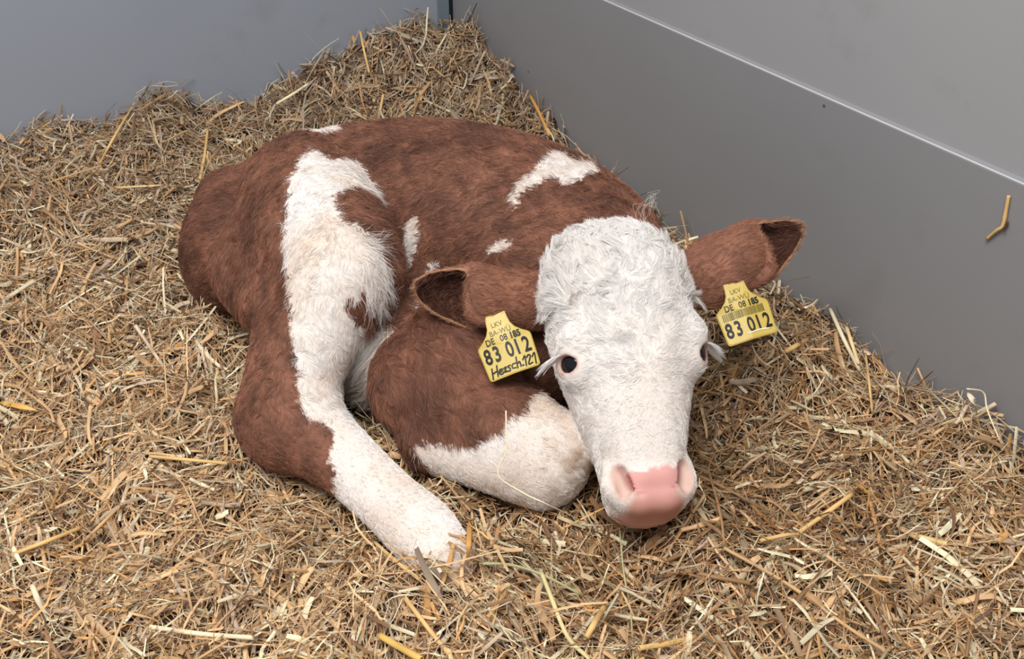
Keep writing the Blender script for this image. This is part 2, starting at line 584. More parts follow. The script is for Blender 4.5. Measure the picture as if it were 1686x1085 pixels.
# ---------------------------------------------------------------- ears: cupped sheets rooted in the skull
def ear(stations, e_up_sign):
    S = np.array(stations, float)
    Q = catmull(S, 7)
    nt = len(Q); ns = 41
    ctr = np.array([P(a[0], a[1], a[2]) for a in Q])
    pxd = np.gradient(Q[:, :2], axis=0)
    outer = np.zeros((nt, ns, 3)); inner = np.zeros((nt, ns, 3))
    for i in range(nt):
        tx, ty = unit(pxd[i])
        nx, ny = (ty, -tx)
        if ny > 0: nx, ny = -nx, -ny            # image normal that points up
        e1 = nx * CAMR + ny * CAMD
        e2 = CAMT
        ru = Q[i, 3] / F_PX * Q[i, 2]; rw = Q[i, 4]
        ph = np.radians(np.linspace(Q[i, 6], 360 + Q[i, 5], ns))
        s = np.linspace(-1, 1, ns)
        th = 0.0021 * (1 - 0.75 * np.abs(s) ** 4)
        wob = 1 + 0.05 * np.sin(ph * 2 + i * 0.25)
        for sg, arr in ((1, outer), (-1, inner)):
            arr[i] = ctr[i] + np.outer((ru * wob + sg * th) * np.cos(ph), e1) + np.outer((rw * wob + sg * th) * np.sin(ph), e2)
    V = np.concatenate([outer.reshape(-1, 3), inner.reshape(-1, 3)])
    N = nt * ns
    F = []
    for i in range(nt - 1):
        for j in range(ns - 1):
            a = i * ns + j
            F.append((a, a + 1, a + ns + 1, a + ns)); F.append((N + a, N + a + ns, N + a + ns + 1, N + a + 1))
        for j, fl in ((0, 0), (ns - 1, 1)):
            a = i * ns + j
            F.append((a, a + ns, N + a + ns, N + a) if not fl else (a, N + a, N + a + ns, a + ns))
    for j in range(ns - 1):
        a = (nt - 1) * ns + j
        F.append((a, a + 1, N + a + 1, N + a))
    F = np.array(F)
    # make the sheet's faces look outward
    c0 = V[F[0]].mean(0); n0 = np.cross(V[F[0][1]] - V[F[0][0]], V[F[0][3]] - V[F[0][0]])
    if n0 @ (c0 - ctr[0]) < 0: F = F[:, ::-1]
    inside = np.zeros(2 * N); inside[N:] = 1
    sv = np.tile(np.abs(np.linspace(-1, 1, ns)), nt); tv = np.repeat(np.linspace(0, 1, nt), ns)
    rim_ = np.maximum(sv > .93, tv > .94)
    inside[:N][rim_] = .25; inside[N:][rim_] = .25
    axis = unit(ctr[-1] - ctr[0])
    return V, F, inside, axis


EAR_L = ear([(918, 508, 1.115, 36, .019, 160, 195), (880, 500, 1.105, 45, .022, 160, 195), (838, 494, 1.10, 49, .024, 158, 195), (803, 491, 1.095, 52, .024, 150, 195),
             (780, 489, 1.093, 51, .022, 125, 192), (762, 487, 1.092, 48, .019, 35, 188), (728, 481, 1.09, 40, .015, 14, 185), (700, 474, 1.085, 25, .009, 5, 182), (681, 469, 1.08, 4, .003, 2, 180)], 1)
EAR_R = ear([(1118, 468, 1.135, 38, .019, 160, 195), (1160, 458, 1.135, 53, .022, 160, 195), (1195, 440, 1.135, 57, .024, 158, 195), (1226, 425, 1.135, 56, .024, 150, 195),
             (1248, 415, 1.137, 51, .022, 128, 192), (1264, 406, 1.138, 46, .019, 35, 188), (1283, 395, 1.14, 37, .014, 14, 185), (1304, 381, 1.143, 22, .009, 5, 182), (1321, 369, 1.145, 4, .003, 2, 180)], 1)



def roll_edge(earset, pts):
    """the rolled lower lobe of the ear: a soft tube along the margin of the front wall"""
    v, f, ins, ax = earset
    q = catmull([[*P(a, b, d), r] for a, b, d, r in pts], 6)
    c, r = q[:, :3], q[:, 3]
    t = np.gradient(c, axis=0); t /= np.linalg.norm(t, axis=1)[:, None]
    e1 = np.cross(t, CAMT); e1 /= np.linalg.norm(e1, axis=1)[:, None]; e2 = np.cross(t, e1)
    m = 12; an = np.arange(m) * 2 * math.pi / m
    V = (c[:, None] + (np.cos(an)[None, :, None] * e1[:, None] + np.sin(an)[None, :, None] * e2[:, None]) * r[:, None, None]).reshape(-1, 3)
    n = len(c)
    F = np.array([(i * m + j, i * m + (j + 1) % m, (i + 1) * m + (j + 1) % m, (i + 1) * m + j) for i in range(n - 1) for j in range(m)])
    n0 = np.cross(V[F[0][1]] - V[F[0][0]], V[F[0][3]] - V[F[0][0]])
    if n0 @ (V[F[0]].mean(0) - c[0]) < 0: F = F[:, ::-1]
    return np.concatenate([v, V]), np.concatenate([f, F + len(v)]), np.concatenate([ins, np.zeros(len(V))]), ax


EAR_L = roll_edge(EAR_L, [(772, 452, 1.082, .0012), (770, 474, 1.075, .0026), (772, 500, 1.073, .0040), (779, 521, 1.075, .0056), (797, 529, 1.078, .0056), (822, 533, 1.083, .0042), (850, 538, 1.09, .0015)])
EAR_R = roll_edge(EAR_R, [(1251, 385, 1.124, .0012), (1260, 402, 1.119, .0028), (1266, 424, 1.117, .0044), (1266, 447, 1.117, .0066), (1248, 461, 1.119, .0066), (1222, 470, 1.124, .0046), (1198, 482, 1.130, .0015)])
VG = []                                    # which part of the animal each vertex belongs to
for i in range(0, len(BV), 60000):
    VG.append(np.argmin(np.stack(body_parts(BV[i:i + 60000])), 0))
VG = np.concatenate(VG)                      # 0 trunk 1 head 2 hind leg 3 fore leg 4 far fore leg
INS = np.zeros(len(BV))
for (v, f, ins, ax), g in ((EAR_L, 5), (EAR_R, 6)):
    BF = np.concatenate([BF, f + len(BV)])
    BV = np.concatenate([BV, v]); VG = np.concatenate([VG, np.full(len(v), g)]); INS = np.concatenate([INS, ins])


def vert_normals(V, F):
    n = np.cross(V[F[:, 2]] - V[F[:, 0]], V[F[:, 3]] - V[F[:, 1]])
    out = np.zeros_like(V)
    for k in range(4):
        np.add.at(out, F[:, k], n)
    return out / np.maximum(np.linalg.norm(out, axis=1), 1e-12)[:, None]


# ---------------------------------------------------------------- coat: patches of brown and white
def inside_poly(x, y, poly):
    poly = np.asarray(poly, float)
    r = np.zeros(len(x), bool)
    j = len(poly) - 1
    for i in range(len(poly)):
        xi, yi = poly[i]; xj, yj = poly[j]
        c = ((yi > y) != (yj > y)) & (x < (xj - xi) * (y - yi) / (yj - yi + 1e-12) + xi)
        r ^= c
        j = i
    return r


PATCH_TRUNK = [
    [(848, 345), (840, 322), (856, 296), (880, 282), (898, 264), (912, 250), (935, 256), (950, 266), (980, 270), (988, 284), (958, 290), (945, 303), (925, 305), (922, 293), (905, 292), (880, 305), (860, 318), (850, 335)],
    [(674, 360), (688, 358), (691, 385), (685, 415), (675, 446), (669, 420), (668, 385)],
    [(806, 416), (815, 402), (840, 396), (843, 406), (822, 416)],
    [(700, 450), (712, 428), (724, 430), (720, 446)], [(688, 505), (700, 494), (708, 500), (702, 522), (690, 528)],
    [(440, 250), (470, 229), (500, 218), (530, 208), (556, 200), (566, 213), (532, 222), (500, 235), (474, 246), (456, 260), (440, 262)],
    [(575, 560), (600, 535), (652, 535), (656, 600), (640, 665), (590, 690), (565, 650)]]
PATCH_HIND = [[(512, 244), (530, 252), (545, 263), (580, 260), (600, 276), (615, 303), (619, 324), (603, 312), (585, 305), (570, 310), (553, 318), (548, 332), (560, 352), (573, 368), (592, 374), (612, 394), (629, 418),
               (637, 445), (641, 480), (634, 520), (612, 505), (598, 470), (590, 500), (568, 490), (572, 515), (590, 535), (620, 545), (650, 560), (600, 640), (580, 650), (640, 700), (800, 850), (830, 960), (660, 1000), (555, 850), (548, 800), (550, 775), (541, 748), (549, 725), (545, 706),
               (522, 692), (498, 682), (490, 640), (485, 590), (478, 530), (476, 480), (468, 430), (466, 390), (472, 340), (476, 300), (490, 268)]]
PATCH_FORE = [[(872, 650), (862, 682), (835, 692), (822, 712), (798, 724), (775, 737), (740, 735), (700, 728), (675, 735), (720, 790), (850, 860), (1010, 870), (1020, 640), (900, 640)]]

NZ1, NZ2, NZ3 = Noise(.030, seed=1), Noise(.009, seed=2), Noise(.10, seed=3)
C_BROWN, C_DARK, C_LIGHT = lin(141, 95, 75), lin(88, 56, 44), lin(176, 124, 94)
C_WHITE, C_CREAM, C_PINK, C_LIP = lin(244, 240, 236), lin(226, 208, 190), lin(222, 162, 154), lin(196, 142, 126)
MUD = [P(690, 245, 1.26), P(745, 250, 1.26), P(790, 262, 1.25), P(420, 450, 1.24), P(345, 480, 1.29), P(375, 500, 1.28), P(330, 430, 1.31), P(440, 530, 1.15), P(350, 320, 1.38), P(430, 400, 1.26)]


def coat(p, g, ins, jitter):
    """white mask, colour for points of the coat"""
    x, y, d = project(p + jitter)
    q = (p + jitter - HO) @ HRS.T
    w = np.zeros(len(p))
    tr = g == 0
    for poly in PATCH_TRUNK: w[tr & inside_poly(x, y, poly)] = 1
    hi = g == 2
    for poly in PATCH_HIND: w[hi & inside_poly(x, y, poly)] = 1
    fo = g == 3
    for poly in PATCH_FORE: w[fo & inside_poly(x, y, poly)] = 1
    w[g == 4] = ((p[g == 4, 2]) < 0.06)
    hd = g == 1
    w[hd & ((q[:, 2] > -0.050) | (q[:, 1] > 0.05))] = 1
    n1, n2, n3 = NZ1(p), NZ2(p), NZ3(p)
    br = C_BROWN * (1 + 0.14 * n1 + 0.08 * n2)[:, None]
    br = br + (C_DARK - br) * np.clip(0.25 * n3 + 0.12, 0, 0.7)[:, None]
    mud = np.zeros(len(p))
    for m in MUD:
        mud = np.maximum(mud, np.exp(-((p - m) ** 2).sum(1) / (.027 ** 2)))
    br = br + (C_DARK * 0.75 - br) * (mud * np.clip(0.6 + 0.5 * n2, 0, 1))[:, None]
    br = br * (1 - .45 * np.clip((NZ2(p + 2.3) - 1.45) / .4, 0, 1) * (g == 0))[:, None]     # small soiled tips
    e = g >= 5
    br[e & (ins > 0.5)] = C_DARK * 1.15
    br[e & (ins < 0.5)] = lin(152, 104, 82) * (1 + .1 * n1[e & (ins < .5)])[:, None]
    br[e & (ins > .1) & (ins < .5)] = lin(186, 138, 106)
    wh = C_WHITE + (C_CREAM - C_WHITE) * np.clip(np.where(g == 1, .08, .30) + np.where(g == 1, .06, .16) * (n3 + .5 * n1), 0, 0.8)[:, None]
    # dusty front of the folded knee
    dust = np.clip(1 - np.linalg.norm(p - P(965, 775, 1.06), axis=1) / .055, 0, 1) * (g == 3) * np.clip(.8 + .4 * n1 + .3 * n2, 0, 1.2)
    wh = wh + (lin(186, 160, 134) - wh) * np.clip(dust, 0, .8)[:, None]
    # soiled lower end of the hind leg
    hoof = np.clip(1 - np.linalg.norm(p - P(742, 925, .98), axis=1) / .028, 0, 1) * (g == 2)
    wh = wh + (lin(196, 150, 118) - wh) * np.clip(hoof * 1.6, 0, 1)[:, None]
    c = br + (wh - br) * w[:, None]
    return w, c


def pad_mask(p, g):
    """bare pink skin of the nose and lips, and the rims of the eyes"""
    q = (p - HO) @ HRS.T
    u, v, w = q[:, 0], q[:, 1], q[:, 2]
    top = 0.1085 - 0.10 * (u - .004) * (u > .004) + 0.05 * np.abs(u + .004) * (u < -.004) + 0.0016 * NZ2(p)
    halfw = np.interp(v, [.100, .110, .120, .134, .142, .165], [.0290, .0290, .0260, .0275, .0330, .0320])
    m = np.clip((v - top) / .003, 0, 1) * np.clip((halfw - np.abs(u)) / np.interp(v, [.12, .14], [.003, .010]), 0, 1) * np.clip((w - 0.000) / .008, 0, 1)
    fl = np.minimum(d_cone(p, H(-.0325, .111, .032), H(-.0285, .128, .033), .0070, .0066), d_cone(p, H(.0325, .111, .032), H(.0285, .128, .033), .0070, .0066))
    lipm = np.clip((v - 0.131) / .014, 0, 1)
    m = np.maximum(m, np.clip(.8 - fl / .004, 0, .8))
    m = np.maximum(m, np.clip((v - 0.142) / .008, 0, 1) * np.clip((.040 - np.abs(u)) / .012, 0, 1) * .9) * (g == 1)
    rim = np.zeros(len(p))
    for s, c, out, fw, sd in EYES:
        r = p - (c + out * .0185)
        e = np.sqrt(((r @ fw) / .0075) ** 2 + ((r @ sd) / .0105) ** 2 + ((r @ out) / .012) ** 2)
        rim = np.maximum(rim, np.clip((1.36 - e) / 0.26, 0, 1))
    bare = np.zeros(len(p))
    for s, c, out, fw, sd in EYES:
        r = p - (c + out * .0185)
        e = np.sqrt(((r @ fw) / .0075) ** 2 + ((r @ sd) / .0105) ** 2 + ((r @ out) / .012) ** 2)
        bare = np.maximum(bare, np.clip((2.0 - e) / .2, 0, 1) * (g == 1))
    return m, rim * (g == 1), lipm, bare


BN = vert_normals(BV, BF)
W0, C0 = coat(BV, VG, INS, np.stack([NZ2(BV), NZ2(BV + 1.7), NZ2(BV + 3.1)], 1) * .0016)
PAD, RIM, LIPM, BARE = pad_mask(BV, VG)
qh = (BV - HO) @ HRS.T
FLESH = np.clip((np.abs(qh[:, 0]) - np.interp(qh[:, 1], [.105, .12, .134], [.0285, .0245, .0140])) / .002, 0, 1) * (qh[:, 1] < .137)
pk = C_PINK + (C_LIP - C_PINK) * LIPM[:, None]
pk = pk + (lin(206, 166, 150) - pk) * FLESH[:, None]
nost = np.zeros(len(BV))
for s_ in (-1, 1):
    dn = np.minimum(d_cone(BV, H(s_ * .0285, .1075, .0320), H(s_ * .0240, .120, .0340), .0036, .0040), d_cone(BV, H(s_ * .0240, .120, .0340), H(s_ * .0130, .1335, .0335), .0040, .0020))
    nost = np.maximum(nost, np.clip(1 - dn / .0022, 0, 1) * (VG == 1))
pk = pk + (lin(150, 82, 72) - pk) * (nost * 0.75)[:, None]
SK = np.where((W0 > .5)[:, None], C0 * lin(242, 234, 228), C0 * .8)
SK = SK + (pk - SK) * PAD[:, None]
SK = SK + (lin(186, 138, 128) - SK) * (RIM * 0.8)[:, None]

calf = bpy.data.objects.new('calf', None); SC.collection.objects.link(calf)
calf.location = tuple(PZ(700, 640, 0.0))
tag(calf, 'brown and white calf with a white face curled up on the straw', 'calf')
CALF_INV = -np.array(calf.location)


def child_np(*a, **k):
    o = mesh_np(*a, **k)
    o.matrix_parent_inverse = Matrix.Translation(Vector(CALF_INV))
    return o


body = child_np('body', BV, BF, M_SKIN, calf, attrs={'coat_color': SK})

# ---------------------------------------------------------------- eyes
def uv_ball(c, r, out, nu=28, nv=20, squash=1.0):
    R = np.array([unit(np.cross(out, [0.1, .2, 1.0])), np.zeros(3), out]); R[1] = np.cross(out, R[0])
    V = [c + out * r]; F3 = []; F4 = []
    for i in range(1, nv):
        th = math.pi * i / nv
        for j in range(nu):
            a = 2 * math.pi * j / nu
            V.append(c + r * (math.sin(th) * math.cos(a) * R[0] + math.sin(th) * math.sin(a) * R[1] + math.cos(th) * out))
    V.append(c - out * r)
    for j in range(nu):
        F3.append((0, 1 + j, 1 + (j + 1) % nu)); F3.append((len(V) - 1, 1 + (nv - 2) * nu + (j + 1) % nu, 1 + (nv - 2) * nu + j))
    for i in range(nv - 2):
        for j in range(nu):
            a = 1 + i * nu + j; b = 1 + i * nu + (j + 1) % nu
            F4.append((a, a + nu, b + nu, b))
    return np.array(V), [np.array(F3), np.array(F4)]


for s_, c_, out_, fw_, sd_ in EYES:
    v_, f_ = uv_ball(c_, .0182, out_)
    child_np('eye', v_, f_, M_EYE, calf)


# ---------------------------------------------------------------- fur
def make_curves(name, pts, rad, col, mat, parent):
    """pts (n, k, 3), rad (n, k), col (n, 3): a curves object, one strand per row"""
    n, k = pts.shape[:2]
    hc = bpy.data.hair_curves.new(name)
    hc.add_curves([k] * n)
    hc.points.foreach_set('position', np.ascontiguousarray(pts, np.float32).ravel())
    hc.points.foreach_set('radius', np.ascontiguousarray(rad, np.float32).ravel())
    a = hc.attributes.new('hair_color', 'FLOAT_COLOR', 'CURVE')
    c = np.ones((n, 4), np.float32); c[:, :3] = col
    a.data.foreach_set('color', c.ravel())
    hc.materials.append(mat)
    o = bpy.data.objects.new(name, hc)
    SC.collection.objects.link(o)
    o.parent = parent
    if parent is calf: o.matrix_parent_inverse = Matrix.Translation(Vector(CALF_INV))
    return o


NH = 470000
tri = np.concatenate([BF[:, [0, 1, 2]], BF[:, [0, 2, 3]]])
ar = 0.5 * np.linalg.norm(np.cross(BV[tri[:, 1]] - BV[tri[:, 0]], BV[tri[:, 2]] - BV[tri[:, 0]]), axis=1)
tc = BV[tri].mean(1)
wgt = ar.copy()
tg = VG[tri[:, 0]]
wgt[tg == 1] *= 2.0
wgt[tc[:, 2] < -0.02] = 0
skip = np.maximum(PAD, np.maximum(RIM, BARE))[tri].max(1)
wgt *= np.clip(1 - skip * 1.3, 0, 1)
ti = rng.choice(len(tri), NH, p=wgt / wgt.sum())
r1, r2 = np.sqrt(rng.random(NH)), rng.random(NH)
bw = np.stack([1 - r1, r1 * (1 - r2), r1 * r2], 1)
RP = (BV[tri[ti]] * bw[:, :, None]).sum(1)
RN = (BN[tri[ti]] * bw[:, :, None]).sum(1); RN /= np.linalg.norm(RN, axis=1)[:, None]
RG = VG[tri[ti, 0]]; RI = INS[tri[ti, 0]]
RX, RY, RD = project(RP)

D = np.zeros((NH, 3))
down = np.array([0, 0, -1.0])
aft = unit(P(450, 360, 1.38) - P(930, 430, 1.28))
D[:] = aft * 0.75 + down * 0.55
hind = RG == 2
shank = unit(P(740, 920, .985) - P(500, 710, 1.10))
low = np.clip((RY - 660) / 70, 0, 1)[:, None]
D[hind] = (down * 0.9 + CAMT * 0.1 + 0.25 * CAMR) * (1 - low[hind]) + shank * low[hind]
fore = (RG == 3) | (RG == 4)
D[fore] = unit(P(905, 760, 1.085) - P(695, 620, 1.135)) * 0.7 + down * 0.6
hd_ = RG == 1
wh_c = H(.002, .022, .055)
D[hd_] = (RP[hd_] - wh_c)
D[hd_] /= np.maximum(np.linalg.norm(D[hd_], axis=1), 1e-6)[:, None]
for g_, e_ in ((5, EAR_L), (6, EAR_R)):
    D[RG == g_] = e_[3]
NA = [Noise(.022, seed=20 + i) for i in range(3)]
NB = [Noise(.007, seed=30 + i) for i in range(3)]
amp = np.full(NH, .36); amp[hd_] = .50; amp[hd_] = .45 + .35 * np.clip(-((RP[hd_] - HO) @ HRS.T)[:, 1] / .06, 0, 1); amp[RG >= 5] = .3; amp[hind & (RY > 700)] = .15
swirl = np.stack([n(RP) for n in NA], 1); tuft = np.stack([n(RP) for n in NB], 1)
D += swirl * amp[:, None] + tuft * (0.45 * amp)[:, None] + rng.normal(0, .12, (NH, 3))
D -= (D * RN).sum(1)[:, None] * RN
D /= np.maximum(np.linalg.norm(D, axis=1), 1e-6)[:, None]

qr = (RP - HO) @ HRS.T
qj = qr[:, 1] + .018 * NZ1(RP) + rng.normal(0, .008, NH)          # where long hair gives way to short, unevenly
L = np.full(NH, .0072)
lift = np.full(NH, .26)
lift[hind] = .22; L[hind] = .0075; L[hind & (RY > 690)] = .0045
L[fore] = .0105; L[fore & (W0[tri[ti, 0]] > .5)] = .0045
L[hd_] = .0052; lift[hd_] = .26
poll = hd_ & (qj < .0)
L[poll] = .0052 + .0135 * np.clip(-qj[poll] / .11, 0, 1)
lift[poll] = .26 + .14 * np.clip(-qj[poll] / .1, 0, 1)
side_tuft = hd_ & (np.abs(qr[:, 0]) > .052) & (qr[:, 1] < -.045) & (qr[:, 1] > -.12)
L[side_tuft] = .021; lift[side_tuft] = .75
L[hd_ & (qr[:, 1] > .03)] = .0036; lift[hd_ & (qr[:, 1] > .03)] = .18
L[hd_ & (qr[:, 1] > .095)] = .0024
L[RG >= 5] = .0060
earin = (RG >= 5) & (RI > .5)
L[earin] = .010; lift[earin] = .8
fringe = (RG == 2) & (RX > 596) & (RY > 300) & (RY < 560)
L[fringe] = .020; lift[fringe] = .38
bellyf = (RG == 0) & (RX > 560) & (RX < 670) & (RY > 520) & (RY < 690)
L[bellyf] = .022; lift[bellyf] = .5
L *= rng.uniform(.65, 1.2, NH)
wh_, hc_ = coat(RP, RG, RI, rng.normal(0, .0016, (NH, 3)))
hc_ = hc_ * np.where(wh_ > .5, rng.uniform(.92, 1.06, NH), rng.uniform(.80, 1.16, NH))[:, None]
pal = (wh_ < .5) & (rng.random(NH) < .10)
hc_[pal] = hc_[pal] + (C_LIGHT - hc_[pal]) * .6
dk = rng.random(NH) < .16
hc_[dk] *= np.where(wh_[dk] > .5, rng.uniform(.84, .95, dk.sum()), rng.uniform(.62, .85, dk.sum()))[:, None]
hc_ = np.clip(hc_, 0, .95)
K = 5
ts = np.linspace(0, 1, K)
pts = np.zeros((NH, K, 3)); rad = np.zeros((NH, K))
bendv = rng.normal(0, .22, (NH, 3)) + tuft * .25
for k, t in enumerate(ts):
    lf = lift * t * (1 - .45 * t)
    pts[:, k] = RP + (L * t)[:, None] * D + (L * lf)[:, None] * RN + (L * t * t)[:, None] * bendv * .5
    rad[:, k] = (.00017 if True else 0) * (1 - .75 * t)
rad *= rng.uniform(.75, 1.2, NH)[:, None]
rad[hd_] *= .9
# neighbouring hairs gather into small locks
cell = np.where(hd_, np.where(qj < -.025, .0080, .0045), np.where(wh_ > .5, .0055, .0060))
key = np.floor((RP + np.stack([NZ2(RP), NZ2(RP + 5), NZ2(RP + 9)], 1) * .0015) / cell[:, None]).astype(np.int64)
key = key[:, 0] * 4000003 + key[:, 1] * 2003 + key[:, 2] + (cell * 1e7).astype(np.int64) * 7919000
_, inv = np.unique(key, return_inverse=True)
cnt_ = np.bincount(inv).astype(float)
tipm = np.stack([np.bincount(inv, pts[:, -1, i]) for i in range(3)], 1) / cnt_[:, None]
pull = np.where(hd_, .45 + .30 * np.clip(-qj / .07, 0, 1), .42)
pull[RG >= 5] = .2
dt = tipm[inv] - pts[:, -1]
for k, t in enumerate(ts):
    pts[:, k] += dt * (pull * t ** 1.5)[:, None]
make_curves('fur', pts, rad, hc_, M_HAIR, body)
del pts, rad, D, swirl, tuft, bendv

# pale lashes over both eyes
lp, lr, lc = [], [], []
for s_, c_, out_, fw_, sd_ in EYES:
    up = -fw_
    sdw = sd_ if sd_ @ -hw > 0 else -sd_          # towards the back of the head
    for i in range(150):
        a = rng.uniform(-.05, 1.0)
        ln = rng.uniform(.014, .026) * (.7 + .4 * a)
        root = c_ + out_ * (.0190 - .005 * a * a) + up * (.0088 * math.sqrt(max(0, 1 - .8 * a * a))) + sdw * .0100 * a
        d0 = unit(out_ * .55 + sdw * (.9 + .35 * a) + up * .22 + rng.normal(0, .09, 3))
        lp.append([root + d0 * ln * t + fw_ * ln * .55 * t * t for t in np.linspace(0, 1, 6)])
        lr.append(.00024 * (1 - .8 * np.linspace(0, 1, 6)))
        lc.append(np.minimum(C_WHITE * rng.uniform(.85, 1.05), .95))
make_curves('eyelashes', np.array(lp), np.array(lr), np.array(lc), M_HAIR, calf)


# a few long pale hairs blown up behind the poll
wp, wr, wc_ = [], [], []
for i in range(8):
    a = P(1052 + rng.normal(0, 8), 366 + rng.normal(0, 4), 1.10)
    b = P(1062 + rng.normal(0, 9), 343 + rng.normal(0, 6), 1.10)
    c = P(1076 + rng.normal(0, 8), 326 + rng.normal(0, 8), 1.10)
    d = P(1076 + rng.normal(0, 12), 346 + rng.normal(0, 14), 1.09)
    q_ = catmull([a, b, c, d], 4)
    wp.append(q_); wr.append(np.full(len(q_), .00008)); wc_.append(lin(226, 214, 200))
make_curves('loose_hair', np.array(wp), np.array(wr), np.array(wc_), M_HAIR, calf)

# ---------------------------------------------------------------- ear tags
def text_mesh(body_, size, cx, cy, sx=1.0, bold=0.0, spacing=1.0, slant=0.0):
    cu = bpy.data.curves.new('tmp_text', 'FONT')
    cu.body = body_; cu.size = size; cu.align_x = 'CENTER'; cu.align_y = 'CENTER'
    cu.offset = bold; cu.space_character = spacing; cu.shear = slant; cu.resolution_u = 4
    o = bpy.data.objects.new('tmp_text', cu); SC.collection.objects.link(o)
    bpy.context.view_layer.update()
    me = o.evaluated_get(bpy.context.evaluated_depsgraph_get()).to_mesh()
    V = np.array([v.co[:2] for v in me.vertices]); me.calc_loop_triangles()
    F = np.array([t.vertices[:] for t in me.loop_triangles])
    mid = (V.min(0) + V.max(0)) / 2
    V = (V - mid) * np.array([sx, 1.0]) + np.array([cx, cy])
    o.evaluated_get(bpy.context.evaluated_depsgraph_get()).to_mesh_clear()
    bpy.data.objects.remove(o); bpy.data.curves.remove(cu)
    return V, F


def stroke_mesh(lines, wd):
    """marker strokes: each polyline becomes a ribbon"""
    VV, FF = [], []; n0 = 0
    for ln in lines:
        q = catmull(ln, 5) if len(ln) > 2 else np.array(ln, float)
        t = np.gradient(q, axis=0); t /= np.maximum(np.linalg.norm(t, axis=1), 1e-9)[:, None]
        nrm = np.stack([-t[:, 1], t[:, 0]], 1)
        q = np.vstack([q[:1] - t[:1] * wd * .4, q, q[-1:] + t[-1:] * wd * .4]); nrm = np.vstack([nrm[:1], nrm, nrm[-1:]])
        VV.append(q + nrm * wd / 2); VV.append(q - nrm * wd / 2); m = len(q)
        for i in range(m - 1):
            FF.append((n0 + i, n0 + m + i, n0 + m + i + 1)); FF.append((n0 + i, n0 + m + i + 1, n0 + i + 1))
        n0 += 2 * m
    return np.concatenate(VV), np.array(FF)


def circle_pts(cx, cy, rx, ry, a0, a1, n=7):
    return [(cx + rx * math.cos(math.radians(a)), cy + ry * math.sin(math.radians(a))) for a in np.linspace(a0, a1, n)]


